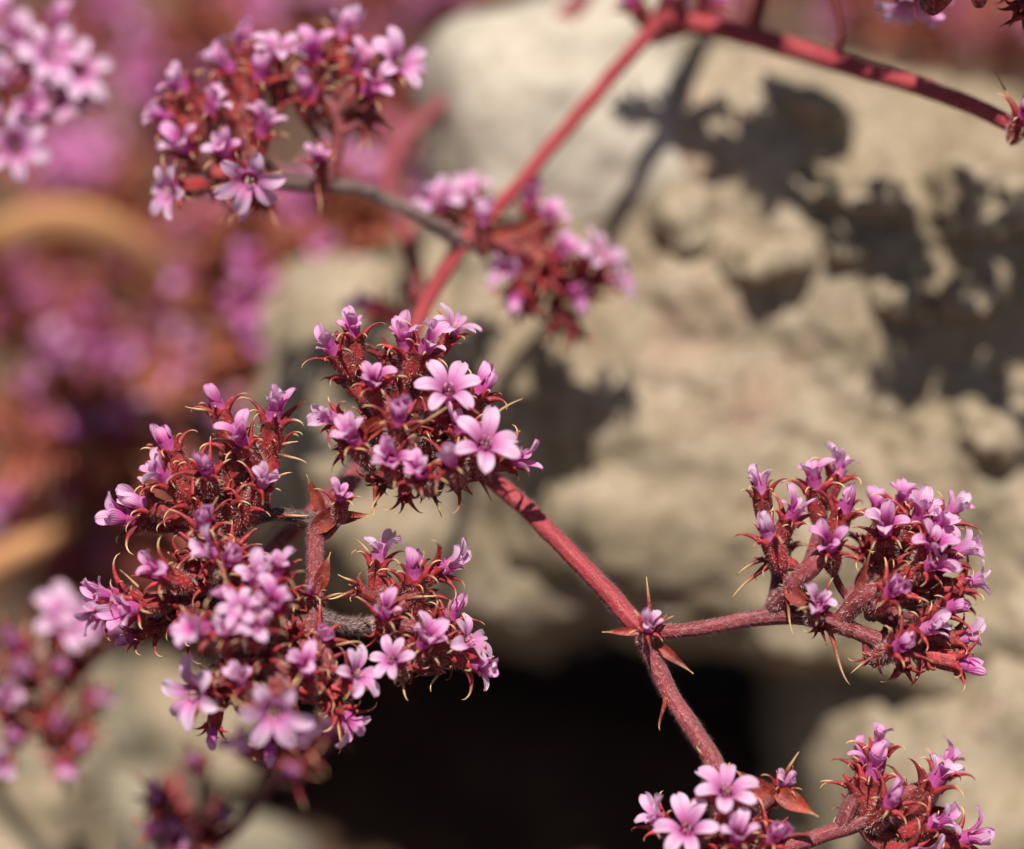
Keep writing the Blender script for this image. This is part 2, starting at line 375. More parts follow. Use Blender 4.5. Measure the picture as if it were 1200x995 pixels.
# ---------------------------------------------------------------- plants
class Plant:
    def __init__(s, name, root, label, group=None):
        s.root = root
        s.o = bpy.data.objects.new(name, None); col.objects.link(s.o); s.o.location = root * MM
        s.o.empty_display_size = 0.01
        s.o['label'] = label; s.o['category'] = 'flower plant'
        if group: s.o['group'] = group
        s.skel = []; s.cups = []; s.hair = MB(); s.split = 0
    def stem(s, pts, rads, mat='stem_red', name='stem', hair=0, step=0.6, skel=True, n=10, hair_len=0.42):
        pp, rr = smooth_path(pts, [r * .80 for r in rads], step)
        for i in range(1, len(pp) - 1):                # slight unevenness
            q = Vector([noise.noise(pp[i] * 0.35 + Vector((c * 17.3, 0, 0))) for c in range(3)]) * (0.12 * rr[i])
            pp[i] = pp[i] + q; rr[i] *= 1 + 0.07 * noise.noise(pp[i] * 0.9)
        mb = MB(); mb.tube([p - s.root for p in pp], rr, n, ridge=0.03)
        o = link(name, mb.mesh(name, [M[mat]]), s.o)
        if skel: s.skel += list(zip(pp, rr))
        if hair:
            for i in range(len(pp) - 1):
                seg = pp[i + 1] - pp[i]; tan = seg.normalized()
                a1 = tan.orthogonal().normalized(); a2 = tan.cross(a1)
                hk = hair * 2.1 * seg.length * rr[i]; k = int(hk); k += hair_rnd.random() < hk - k
                for _ in range(k):
                    a = hair_rnd.uniform(0, 6.283); d = a1 * math.cos(a) + a2 * math.sin(a)
                    p = pp[i] + seg * hair_rnd.random() + d * rr[i] * .97
                    e = p + (d + tan * hair_rnd.uniform(-.6, 1.0) + a1 * hair_rnd.uniform(-.5, .5)) * hair_rnd.uniform(.35, 1.0) * hair_len
                    t = d.cross(tan).normalized() * 0.026
                    s.hair.face((s.hair.vert(p - t - s.root), s.hair.vert(p + t - s.root), s.hair.vert(e - s.root)))
        return o
    def nearest(s, p): return min(s.skel, key=lambda q: (q[0] - p).length_squared)
    def flower(s, pos, axis, kind, size=1.0, far=False, split=True, cal=None, stalk='stem_dusky'):
        roll = rnd.uniform(0, 6.283)
        L = 4.0 * size; base = pos - axis * L
        fm = frame(pos, axis, roll, size, s.root)
        s.cups += [base.lerp(pos, k) for k in (.3, .65, .95)]
        cal_me = cal or rnd.choice(ME['calyx_far' if far else 'calyx'])
        if kind == 'e':
            fo = link('calyx', cal_me, s.o, fm)
        else:
            if (kind == 'o' or kind == 'h' and size >= .95) and split and not far and s.split + 6 <= 300:
                n = 6 if kind == 'o' else rnd.choice((5, 6)); s.split += n
                fo = link('flower', ME['tube'], s.o, fm)
                pool = ME['open' if kind == 'o' else 'half']
                for i in range(n):
                    link('petal', rnd.choice(pool), fo, rz(2 * math.pi * i / n + rnd.uniform(-.16, .16)) @ Matrix.Rotation(R(rnd.uniform(-7, 5) if kind == 'o' else rnd.uniform(-24, 14)), 4, 'Y') @ Matrix.Scale(rnd.uniform(.9, 1.08) if kind == 'o' else rnd.uniform(.7, 1.12), 4))
            else:
                fo = link('flower', rnd.choice(ME[('far_' if far else 'cor_') + kind]), s.o, fm)
            link('calyx', cal_me, fo, Matrix.Identity(4))
            if kind == 'o' and not far: link('stamen_tuft', rnd.choice(ME['stamen']), fo, Matrix.Identity(4))
        # stalk down to the nearest point of the stems
        if s.skel:
            q, qr = s.nearest(base - axis * 2.0)
            ln = (q - base).length
            if ln > 0.4:
                mid = base.lerp(q, 0.45) - axis * (ln * 0.22)
                pp, rr = smooth_path([base + axis * .3, mid, q], [.40 * size, .42 * size, min(.55, qr * .9)], 0.7)
                mb = MB(); inv = fm.inverted()
                mb.tube([(inv @ ((p - s.root) * MM)) / MM for p in pp], [r / size for r in rr], 7 if not far else 5)
                link('stalk', mb.mesh('stalk', [M['dull_calyx' if far else stalk]]), fo, Matrix.Identity(4))
        return fo
    def snap(s, p):
        """every spine and bract grows out of a stem or a cup"""
        q = min([k[0] for k in s.skel] + s.cups, key=lambda k: (k - p).length_squared)
        v = p - q
        return p if v.length < .8 else q + v.normalized() * .6
    def bract(s, p0, ang, tilt, L, W, curl=0.4, mat='bract', name='bract'):
        d = axis_from(ang, tilt); side = d.cross(-FW)
        side = side.normalized() if side.length > .1 else RT.copy()
        nrm = side.cross(d).normalized(); mb = MB(); rows = []; p = s.snap(p0); n = 12
        for i in range(n + 1):
            v = i / n
            wd = W * (math.sin(math.pi * min(1, v * 1.0 + .12)) ** .8) * (1 - v) ** .45 + .04
            row = []
            for j in range(5):
                u = -1 + j / 2
                row.append(mb.vert(p + side * (u * wd) + nrm * (abs(u) * wd * .55) - s.root, (j / 4, v), max(0, (v - .72) / .28)))
            rows.append(row)
            dd = (d + nrm * (curl * (v - .2) * 1.6)).normalized(); p = p + dd * (L / n)
        for i in range(n):
            for j in range(4): mb.face((rows[i][j], rows[i][j + 1], rows[i + 1][j + 1], rows[i + 1][j]))
        bk = MB()                                        # a thin body: a second skin just behind the first
        bk.add(mb); off = len(mb.v)
        for v_, u_, t_ in zip(list(mb.v), list(mb.uv), list(mb.tip)): bk.vert(v_ - nrm * .09, u_, t_)
        for f in mb.f: bk.face(tuple(reversed([i + off for i in f])))
        return link(name, bk.mesh(name, [M[mat]]), s.o)
    def spine(s, p0, ang, tilt, L, r0=.32, bend=0.3, tip0=.35):
        p0 = s.snap(p0); d = axis_from(ang, tilt); bdir = Vector((0, 0, -1)); wob = Vector((rnd.uniform(-1, 1), rnd.uniform(-1, 1), rnd.uniform(-1, 1))) * (1 if r0 < .4 else .2); pts, rads, tips = [], [], []
        for i in range(10):
            v = i / 9; pts.append(p0 + d * (L * (v - .06 * v ** 4)) + bdir * (bend * L * v * v * .5) + wob * (L * .22 * math.sin(2.6 * v) * v) - s.root)
            rads.append(r0 * .8 * (1 - v) ** 1.25 + .035); tips.append(min(1, max(0, (v - tip0) / .35)))
        mb = MB(); mb.tube(pts, rads, 7, tips)
        return link('spine', mb.mesh('spine', [M['bract']]), s.o)
    def done(s):
        if s.hair.f:
            o = link('stem_hair', s.hair.mesh('stem_hair', [M['hair']]), s.o); o['kind'] = 'stuff'

def put(plant, rows, depth, **kw):
    for r in rows:
        x, y, d, ang, tilt, kind = r[:6]; sz = r[6] if len(r) > 6 else 1.0
        plant.flower(P(x, y, d + depth), axis_from(ang, tilt), kind, sz, **kw)

# ---------------------------------------------------------------- ground and rocks
def ground():
    n = 150; mb = MB(); idx = {}
    def sp(i):
        t = -1 + 2 * i / n; return 1000 * (t * 0.22 + math.copysign(abs(t) ** 7, t) * 29.8)
    for j in range(n + 1):
        for i in range(n + 1):
            x, y = sp(i), sp(j) + 120
            near = max(0, 1 - (x * x + (y - 120) ** 2) ** .5 / 900)
            z = near * (6 * noise.fractal(Vector((x, y, 3)) * .022, 1, 2, 4) + 1.2 * noise.noise(Vector((x, y, 9)) * .22))
            idx[i, j] = mb.vert((x, y, z - 2), (0, 0))
    for j in range(n):
        for i in range(n): mb.face((idx[i, j], idx[i + 1, j], idx[i + 1, j + 1], idx[i, j + 1]))
    o = link('ground', mb.mesh('ground', [M['soil']])); o['kind'] = 'structure'
ground()
def rock(name, px, py, dfront, ext, mat, label, seed=0, power=3.2, amp=2.0, lump=0.05, sub=5, rot=(0, 0, 0), fine=0.35, group=None):
    """a boulder whose face towards us is dfront behind the focus plane; ext = half sizes along right, up, away"""
    bm = bmesh.new(); bmesh.ops.create_icosphere(bm, subdivisions=sub, radius=1.0)
    c = P(px, py, dfront + ext[2])
    rm = Matrix(((RT.x, UP.x, FW.x), (RT.y, UP.y, FW.y), (RT.z, UP.z, FW.z)))
    from mathutils import Euler
    rm = rm @ Euler([R(a) for a in rot]).to_matrix()
    sv = Vector((seed * 13.7, seed * 5.1, seed * 3.3))
    for v in bm.verts:
        n = v.co.normalized()
        r = (abs(n.x / ext[0]) ** power + abs(n.y / ext[1]) ** power + abs(n.z / ext[2]) ** power) ** (-1 / power)
        p = n * r
        h = amp * noise.fractal(p * lump + sv, 0.9, 2.1, 4)
        h -= amp * 0.7 * max(0, 0.18 - abs(noise.noise(p * lump * .8 + sv * 2))) / .18 * .6     # creases
        h += fine * noise.fractal(p * .55 + sv, 0.7, 2.2, 3)
        h += fine * 1.5 * noise.noise(p * .17 + sv)
        v.co = (rm @ (p + n * h)) * MM
    me = bpy.data.meshes.new(name); bm.to_mesh(me); bm.free()
    me.polygons.foreach_set('use_smooth', [True] * len(me.polygons)); me.materials.append(M[mat])
    o = link(name, me); o.location = c * MM
    o['label'] = label; o['category'] = 'rock'
    if group: o['group'] = group
    return o
rock('boulder', 1120, 478, 35, (60, 32, 44), 'rock_tan', 'large tan weathered boulder with lumpy face dappled by plant shadows', 1, 5.0, 3.2, .06, 7, (0, 6, -14), .9)
rock('boulder', 1300, 960, 34, (36, 30, 46), 'rock_tan', 'tan boulder under the flowers beside the black hollow', 2, 4.0, 3.4, .06, 6, (0, 0, 6), .9)
rock('boulder', 665, 172, 39, (15.5, 14, 40), 'rock_grey', 'smooth pale grey boulder crossed by the straight red stem', 3, 4.5, 2.2, .06, 6, (0, 0, 14), .35)
rock('boulder', 545, 520, 45, (24, 20, 40), 'rock_tan', 'tan boulder behind the middle flower clusters, above the black hollow', 4, 4.0, 3.6, .06, 6, (0, 0, -16), .9)
for k, (px, py, wd, ht, df) in enumerate(((1005, 232, 120, 60, 32), (1140, 242, 130, 95, 31.5), (890, 308, 125, 62, 34), (1128, 352, 78, 66, 31.5), (1045, 356, 72, 52, 33), (808, 262, 130, 100, 37.2), (1150, 505, 90, 80, 31.5), (985, 300, 70, 40, 33.5), (955, 130, 80, 45, 34))):
    rock('stone', px, py, df, (wd * .0415, ht * .0415, 9), 'rock_tan', 'knobbly tan stone lodged in the boulder face among the plant shadows' if k != 5 else 'wide tan stone lodged in the boulder where the stem shadow forks', 20 + k, 3.2, 1.3, .2, 5, (0, 0, rnd.uniform(-20, 20)), .5, 'stones lodged in the boulder' if k != 5 else None)
for px, py, df, ex, rt, lb, sd_, mt in ((75, 905, 66, (10, 8, 26), 24, 'olive grey stone beneath the blurred pink buds', 5, 'rock_olive'), (205, 850, 74, (9, 6, 26), -25, 'tan stone behind the open flower on the hanging head', 8, 'rock_tan'),
                            (275, 1000, 62, (6, 4.5, 24), -18, 'small dull tan stone at the edge of the black hollow', 6, 'rock_olive'), (15, 1005, 54, (10, 7, 24), 20, 'pale tan stone under the blurred pink buds', 7, 'rock_tan'),
                            (170, 985, 66, (6, 8, 26), 12, 'dull olive stone beside the dark magenta buds', 9, 'rock_olive')):
    rock('stone', px, py, df, ex, mt, lb, sd_, 4.5, 4.5, .10, 5, (10, -12, rt), .8)

# ---------------------------------------------------------------- the plant in focus
A = Plant('spineflower_plant', Vector((60, 240, 0)), 'large sprawling spineflower with forked red stems and sharp pink flower clusters over the boulder')
N0, N1, N2, N3 = P(778, 18, 28), P(542, 286, 22), P(440, 520, 13), P(752, 738, 0)
A.stem([Vector((60, 240, -6)), Vector((52, 190, 60)), P(830, -70, 42), N0], [2.0, 1.8, 1.5, 1.35], 'stem_red', hair=0)
A.stem([N0, P(700, 108, 26.5), P(600, 225, 24), N1], [1.0, .95, .9, 1.05], 'stem_red', hair=6)
A.stem([N1, P(505, 345, 19), P(470, 430, 16), N2], [1.0, .95, 1.0, 1.2], 'stem_red', hair=8)
A.stem([N2, P(525, 530, 11), P(592, 574, 7), P(672, 652, 3), N3], [1.15, 1.1, 1.05, 1.05, 1.15], 'stem_red', hair=55)
A.stem([N3, P(765, 770, -.4), P(790, 822, -1), P(832, 886, -2), P(852, 940, -2), P(872, 1000, -1), P(900, 1040, 1)], [1.15, 1.05, 1.0, 1.1, 1.1, 1.2, 1.0], 'stem_dusky', hair=70)
A.stem([N3, P(790, 740, .6), P(840, 733, 1), P(897, 722, 1.5), P(950, 722, 1), P(1000, 738, 1)], [.95, .85, .82, .95, 1.15, 1.0], 'stem_dusky', hair=70)
# right head
for pts, rr in (([(897, 722, 1.5), (907, 704, 2), (912, 672, 2.5), (915, 640, 2)], [.85, .75, .7, .6]),
                ([(905, 715, 1.5), (925, 692, 0), (950, 664, -1), (966, 648, -1)], [.9, 1.0, 1.15, .9]),
                ([(930, 700, 1.2), (948, 660, 3), (958, 625, 3.5)], [.8, .7, .55]),
                ([(985, 726, 1), (1004, 690, 3), (1022, 665, 3.5), (1050, 640, 3)], [.85, .75, .85, .7]),
                ([(985, 726, 1), (1010, 700, -.5), (1036, 690, -1.5)], [1.0, 1.2, .9]),
                ([(1004, 712, 1), (1040, 676, 2), (1075, 662, 2)], [.8, .75, .6]),
                ([(1000, 738, 1), (1035, 752, .5), (1062, 760, 0)], [.9, 1.0, .8]),
                ([(1020, 722, 2), (1060, 705, 2.5), (1090, 700, 2)], [.75, .7, .55])):
    A.stem([P(*p) for p in pts], rr, 'stem_dusky', 'branch', 60)
put(A, [(892, 578, 2, 100, 15, 'h', .86), (926, 608, 1, 62, 25, 'h', .92), (902, 630, -1, 112, 25, 'b', .95), (955, 572, 3, 100, 20, 'h', 1.0),
        (981, 558, 4, 66, 5, 'h', .9), (988, 600, 2, 70, 15, 'b', 1.0), (974, 643, -2, 100, 50, 'h', .88), (1038, 624, 0, 100, 45, 'h', 1.0),
        (1031, 602, 4, 100, 10, 'b', .9), (1056, 592, 3, 84, 10, 'h', .9), (1075, 612, 1, 75, 30, 'h', 1.0), (1092, 622, 0, 50, 35, 'h', .95), (1110, 606, 3, 48, 5, 'h', .95),
        (1090, 642, -1, 70, 45, 'h', .95), (1115, 650, 2, 22, 12, 'h', .95), (1086, 664, -1, 30, 45, 'h', .9), (1043, 694, -2.5, 50, 55, 'b', 1.02),
        (1132, 684, 2, 20, 5, 'h', .86), (1112, 712, 0, 20, 35, 'b', .9), (960, 712, -2.5, 70, 60, 'h', .84), (1082, 738, -1, 20, 35, 'h', .9),
        (1124, 748, 1, 8, 10, 'h', .86), (1052, 758, -2.5, 40, 50, 'b', 1.0), (1124, 777, 0, -12, 15, 'b', .92),
        (1018, 630, 5, 110, 0, 'e', .9), (1010, 646, 2, 140, 30, 'e', .8), (1060, 640, 4, 70, 0, 'e', .9), (1100, 672, 4, 30, -5, 'e', .9), (1105, 735, 3, 0, 0, 'e', .9), (918, 640, 4, 80, 0, 'e', .85),
        (1060, 785, 1, -80, 20, 'e', .75), (1085, 780, 1, -60, 10, 'e', .8), (1025, 770, 1, -115, 25, 'e', .7), (962, 736, -1, -75, 35, 'e', .6), (900, 655, 1, 165, 15, 'e', .75),
        (1128, 700, 4, 20, 0, 'e', .8), (1070, 625, 5, 60, 0, 'e', .9), (1045, 655, 1, 70, 30, 'e', .85), (1070, 690, 1, 20, 30, 'e', .85)], 0)
A.bract(P(922, 692, -1), -38, 35, 4.2, .8, -.2); A.bract(P(1000, 712, 0), 75, 15, 6.0, .35, .1); A.bract(P(985, 700, -1), 35, 10, 6.5, .3)
A.spine(P(985, 735, -1), -62, 10, 5.2, .3, .2); A.spine(P(915, 690, -1), -75, 20, 4.0, .3)
A.spine(P(895, 655, 1), 200, 5, 2.6, .3, .6); A.spine(P(897, 675, 1), 215, 5, 4.0, .35, .5); A.spine(P(1012, 770, 0), 205, 10, 2.6, .25, .5)
# the node with four needles
A.spine(N3 + P(768, 722, -1) - N3, 96, 5, 4.6, .42, 0, .5); A.bract(P(752, 740, -1.1), 181, 12, 3.6, .42, .1); A.bract(P(768, 745, -1.1), -38, 15, 4.9, .55, .1)
A.bract(P(768, 733, -1), 45, 20, 1.9, .5, .2); A.spine(P(776, 820, -1.8), -95, 5, 2.9, .34, 0, .6)
A.flower(P(760, 737, -2.2), axis_from(75, 55), 'h', .74)
# lower right head
for pts, rr in (([(852, 955, -2), (820, 985, -4), (800, 1010, -3)], [.9, .8, .7]), ([(872, 1000, -1), (930, 990, 0), (985, 972, 0), (1040, 960, 1), (1100, 985, 1)], [1.0, .9, .9, .85, .6]),
                ([(985, 972, 0), (995, 945, 0), (1010, 920, 1)], [.85, .9, .7]), ([(1010, 966, .5), (1050, 935, 1), (1080, 920, 2)], [.85, .8, .6])):
    A.stem([P(*p) for p in pts], rr, 'stem_dusky', 'branch', 60)
put(A, [(849, 936, -5, 85, 45, 'o', 1.02), (806, 978, -5, 100, 55, 'o', 1.0), (775, 966, -3, 140, 20, 'h', .9), (863, 985, -6, 85, 40, 'h', .95), (905, 982, -4, 60, 45, 'b', 1.05),
        (916, 922, -2, 65, 35, 'h', .7), (1022, 912, 0, 76, 12, 'h', 1.05), (1028, 882, 2, 80, 5, 'h', .95), (1012, 896, 3, 105, 5, 'b', .9), (1042, 942, -2, 60, 40, 'b', 1.0), (1092, 920, 0, 58, 10, 'h', 1.05),
        (1103, 905, 3, 60, 0, 'h', .95), (1090, 966, -1, 25, 30, 'h', .95), (1126, 984, 0, 15, 25, 'h', .95), (1070, 1000, -2, 0, 45, 'h', .9), (1000, 915, 0, 120, 10, 'e', .8), (1065, 930, 2, 50, 0, 'e', .9),
        (1070, 955, 1, 40, 20, 'e', .9), (1000, 945, 1, 130, 10, 'e', .75), (1095, 945, 3, 30, 0, 'e', .9), (885, 960, -3, 75, 20, 'e', .8), (1050, 985, 1, -30, 20, 'e', .8), (840, 985, -3, 120, 30, 'e', .8)], 0)
A.bract(P(908, 938, -2), 142, 5, 4.8, 1.05, .2); A.bract(P(905, 935, -3), -30, 25, 4.4, 1.0, .1); A.spine(P(915, 915, -2), 58, 5, 3.4, .34, 0)
A.stem([P(872, 985, -2), P(885, 955, -2.5), P(905, 935, -2.4)], [.7, .6, .5], 'stem_dusky', 'branch', 50)
A.spine(P(820, 895, -3), 120, 20, 1.6, .3, 0); A.spine(P(985, 925, 0), 168, 5, 2.8, .3, .3)

# middle head
for pts, rr in (([(440, 520, 13), (470, 548, 8), (478, 535, 5)], [1.1, 1.0, .9]), ([(478, 540, 6), (440, 500, 5), (418, 455, 4)], [.9, .8, .6]),
                ([(478, 535, 5), (480, 490, 5), (486, 450, 4)], [.9, .8, .6]), ([(478, 540, 5), (520, 525, 4), (548, 505, 3)], [.9, .8, .6]), ([(478, 540, 6), (450, 560, 3), (430, 560, 2)], [.8, .7, .5]),
                ([(478, 540, 6), (510, 560, 4), (540, 552, 3)], [.8, .7, .5])):
    A.stem([P(*p) for p in pts], rr, 'stem_dusky', 'branch', 50)
put(A, [(415, 394, 1, 96, 15, 'h', .86), (392, 414, 0, 128, 25, 'h', .86), (476, 408, 1, 103, 25, 'h', 1.02), (497, 412, 0, 62, 30, 'h', 1.0), (528, 392, 3, 58, 20, 'o', .78),
        (438, 452, -2, 95, 45, 'h', .86), (525, 466, -2.5, 84, 48, 'o', 1.04), (562, 462, 0, 62, 15, 'b', 1.05), (392, 491, -1, 160, 40, 'h', .9), (467, 494, -4, 85, 40, 'b', 1.0),
        (417, 518, -3, 118, 45, 'h', .95), (459, 541, -4, 95, 60, 'h', .95), (494, 556, -4.5, 110, 62, 'h', .98), (541, 506, -2, 100, 25, 'b', 1.0), (529, 541, -4.5, 110, 55, 'b', 1.0),
        (566, 528, -4, 70, 55, 'o', 1.04), (598, 540, -1, 5, 15, 'h', .9), (475, 584, -2, -85, 45, 'e', .62), (430, 440, 3, 110, 10, 'e', .95), (405, 440, 2, 130, 5, 'e', .9), (455, 415, 3, 95, 10, 'e', .95),
        (470, 445, 2, 90, 20, 'e', .95), (505, 440, 3, 70, 10, 'e', .9), (500, 500, -1, 90, 45, 'e', .9), (440, 500, 0, 120, 40, 'e', .85), (550, 490, 1, 45, 10, 'e', .85), (575, 505, 2, 30, 5, 'e', .8),
        (540, 565, -2, -30, 40, 'e', .8), (500, 575, -1, -75, 30, 'e', .65), (445, 565, -1, 220, 30, 'e', .7), (525, 515, -1, 70, 45, 'e', .85), (400, 525, 1, 190, 20, 'e', .75)], 0)
A.bract(P(425, 495, -2), 35, 20, 5.0, .9, .4, 'bract'); A.bract(P(432, 505, -1), 215, 10, 4.4, .8, .3); A.spine(P(490, 520, -4), 38, 25, 5.0, .34, .1); A.spine(P(560, 500, -1), 22, 5, 6.0, .34, -.2)
for x, y, a in ((435, 585, -100), (510, 590, -70), (525, 580, -50), (455, 590, -110), (560, 570, -60)): A.spine(P(x, y - 12, -1), a, 10, 2.6, .28, .1)
# node above the left head with its two long bracts
NC = P(371, 612, 1.5)
A.stem([N2, P(405, 572, 6), NC], [1.1, 1.0, 1.1], 'stem_dusky', hair=60)
A.stem([N2, P(385, 585, 12), P(335, 628, 11), P(300, 660, 8)], [1.1, 1.05, 1.0, .8], 'stem_dusky', hair=40)
A.stem([NC, P(370, 650, .8), P(370, 690, 0), P(372, 722, -.4), P(384, 738, -.6)], [1.0, .95, 1.05, 1.2, 1.0], 'stem_dusky', hair=90)
A.stem([NC, P(345, 604, 1.8), P(318, 603, 2.2), P(280, 612, 2.5)], [.95, .75, .75, .8], 'stem_dark', 'branch', 60)
A.stem([P(372, 722, -.4), P(405, 733, -.5), P(432, 732, 0), P(452, 728, 0)], [1.1, .85, .95, 1.15], 'stem_dark', 'branch', 150, hair_len=.6)
A.stem([P(376, 725, -.4), P(335, 735, -2), P(296, 752, -4), P(260, 758, -5)], [1.0, .9, .9, .7], 'stem_dusky', 'branch', 60)
A.bract(P(366, 620, .2), 38, 12, 5.0, 1.0, .2); A.bract(P(392, 600, .2), 6, 5, 4.9, .75, .25); A.bract(P(392, 592, .3), 112, 5, 4.0, .62, .3)
A.flower(P(399, 586, -1.2), axis_from(85, 40), 'h', .70)
A.bract(P(378, 690, -1), 72, 10, 3.4, .75, -.2); A.bract(P(360, 712, -1.2), 160, 25, 3.8, .4, .2); A.flower(P(364, 695, -1.8), axis_from(95, 55), 'b', .55)
A.spine(P(376, 705, -1.2), 12, 10, 2.6, .28, 0); A.spine(P(375, 640, 6), 130, 5, 3.0, .28, 0)
# left head
for pts, rr in (([(280, 612, 2.5), (282, 575, 2), (285, 545, 2)], [.8, .75, .6]), ([(280, 612, 2.5), (245, 590, 3), (225, 560, 3)], [.8, .75, .6]), ([(280, 612, 2.5), (235, 625, 2), (205, 620, 2)], [.8, .75, .6]),
                ([(280, 612, 2.5), (265, 660, 1), (235, 690, 2), (195, 700, 4)], [.8, .85, .8, .6]), ([(296, 612, 2), (302, 590, 1), (305, 560, 2)], [.7, .6, .5]),
                ([(300, 660, 8), (270, 675, 5), (230, 700, 4)], [.8, .8, .6]), ([(335, 735, -2), (315, 725, -4), (300, 715, -5)], [.8, .8, .6]), ([(296, 752, -4), (275, 775, -6), (255, 800, -7)], [.8, .8, .6]),
                ([(310, 748, -3), (325, 780, -6), (330, 800, -7)], [.8, .8, .6]), ([(360, 730, -1), (380, 765, -4), (385, 790, -4)], [.9, .8, .6]),
                ([(452, 728, 0), (450, 705, 1), (447, 685, 1)], [1.0, .8, .7]), ([(452, 728, 0), (475, 705, 0), (495, 690, 0)], [.9, .8, .6]), ([(452, 728, 0), (490, 738, -1), (525, 745, -1)], [.9, .8, .6]), ([(452, 732, 0), (462, 760, -2), (475, 770, -2)], [.8, .7, .6])):
    A.stem([P(*p) for p in pts], rr, 'stem_dusky', 'branch', 60)
put(A, [(257, 480, 2, 108, 10, 'b', .95), (320, 492, 1, 82, 18, 'h', 1.08), (286, 520, -1, 118, 35, 'h', .9), (199, 527, 1, 116, 15, 'b', 1.0), (196, 562, 0, 135, 30, 'h', .98), (243, 553, -2, 100, 50, 'b', 1.0),
        (307, 568, -1, 60, 45, 'h', .86), (172, 592, 1, 155, 15, 'b', 1.0), (158, 608, 2, 170, 25, 'h', 1.1), (240, 617, -3, 95, 45, 'b', 1.0), (250, 648, -4, 150, 40, 'h', .9), (266, 660, -4, 60, 50, 'b', .95),
        (190, 672, -3, 150, 40, 'h', .98), (140, 700, 0, 165, 20, 'h', 1.08), (160, 712, -2, 190, 35, 'h', 1.0), (124, 716, 4, 200, 15, 'h', .9), (300, 684, -6, 110, 40, 'h', .92), (324, 676, -5, 85, 30, 'h', .95),
        (276, 702, -7, 140, 45, 'b', .95), (286, 718, -9, 120, 55, 'o', .72), (322, 712, -8, 80, 45, 'h', .95), (244, 738, -9, 165, 45, 'h', 1.05), (262, 742, -9, 80, 55, 'h', .85), (300, 740, -9, 70, 55, 'h', .85),
        (376, 748, -3, 60, 55, 'b', 1.0), (237, 812, -6, 185, 55, 'o', 1.02), (284, 800, -8, 100, 45, 'h', .85), (322, 826, -11, -88, 68, 'o', 1.12), (358, 790, -6, 90, 45, 'h', .9), (318, 872, -7, -95, 30, 'b', .8),
        (156, 746, 1, 200, 25, 'b', .65), (412, 794, -4, 35, 45, 'o', .85), (402, 838, -3, -35, 30, 'h', .95), (250, 852, -3, -100, 20, 'b', .7),
        (443, 658, 1, 88, 12, 'h', .92), (485, 676, 0, 92, 20, 'b', 1.08), (516, 668, 1, 28, 12, 'h', 1.0), (450, 722, -3, 80, 50, 'h', .85), (527, 724, 1, 70, 15, 'b', .92), (495, 756, -3, 60, 45, 'h', .92),
        (462, 778, -4, 120, 55, 'o', .72), (540, 756, -1, 32, 30, 'o', .88), (554, 776, -1, -20, 25, 'h', .95), (512, 752, -2, 90, 35, 'h', .85),
        # red cups without petals between them
        (270, 520, 2, 105, 10, 'e', .95), (300, 530, 3, 90, 0, 'e', .9), (318, 520, 2, 85, 10, 'e', 1.0), (222, 545, 2, 115, 10, 'e', .95), (222, 585, 0, 125, 30, 'e', .95), (205, 600, 1, 155, 20, 'e', .95), (265, 585, 0, 95, 40, 'e', .95),
        (262, 545, 2, 110, 10, 'e', .95), (290, 590, 0, 70, 30, 'e', .9), (225, 640, 0, 165, 30, 'e', .95), (210, 660, 1, 170, 20, 'e', .95), (240, 680, -1, 150, 30, 'e', .95), (205, 715, 0, 185, 20, 'e', 1.0), (180, 735, 2, 200, 15, 'e', .95),
        (215, 738, 0, 215, 20, 'e', .9), (275, 640, -2, 70, 40, 'e', .9), (290, 655, -2, 60, 20, 'e', .85), (265, 775, -6, 160, 30, 'e', .9), (310, 770, -7, 100, 50, 'e', .9), (345, 765, -5, 70, 40, 'e', .9), (300, 815, -6, -90, 40, 'e', .85),
        (270, 820, -5, -110, 30, 'e', .85), (345, 815, -6, -60, 40, 'e', .85), (385, 800, -4, 0, 40, 'e', .85), (380, 775, -4, 60, 50, 'e', .8), (335, 690, -3, 80, 30, 'e', .8), (345, 740, -4, 100, 50, 'e', .8), (265, 755, -7, 180, 40, 'e', .85),
        (420, 690, 1, 150, 10, 'e', .6), (470, 690, 1, 80, 10, 'e', .95), (500, 690, 2, 40, 5, 'e', .9), (510, 735, 0, 30, 15, 'e', .9), (480, 745, -1, 60, 40, 'e', .85), (480, 785, -2, -75, 30, 'e', .72), (500, 770, -1, -50, 30, 'e', .8),
        (445, 745, -2, -95, 40, 'e', .6), (395, 820, -3, -60, 30, 'e', .75), (530, 770, 1, -50, 20, 'e', .75), (505, 715, 2, 50, 0, 'e', .85)], 0)
for x, y, d, a, L in ((240, 485, 1, 160, 3.2), (310, 490, 1, 150, 2.2), (340, 525, 1, 20, 2.4), (340, 535, 1, -20, 3), (205, 575, 0, 150, 3), (330, 585, 0, 50, 3), (320, 612, 0, 10, 2.8), (270, 630, -4, 140, 3), (245, 690, -6, 110, 3.8),
                      (175, 690, -2, 130, 4.4), (230, 600, -2, 60, 3), (405, 695, 0, 195, 2.6), (412, 670, 1, 150, 2.2), (475, 700, -1, 20, 3), (525, 735, -1, 80, 3), (355, 700, -2, 195, 3.2), (390, 755, -3, 0, 3.6), (300, 845, -5, -70, 2.6),
                      (246, 790, -6, 130, 2.4), (270, 785, -7, 20, 3.2), (385, 840, -4, -80, 2.8), (495, 660, 0, 80, 2.4), (540, 690, 0, 75, 2.2), (520, 790, 0, -100, 3), (470, 800, -1, -70, 2.6), (430, 640, 1, 140, 2.6)):
    A.spine(P(x, y, d), a, rnd.uniform(5, 30), L, .22, rnd.uniform(-.3, .6), .2)

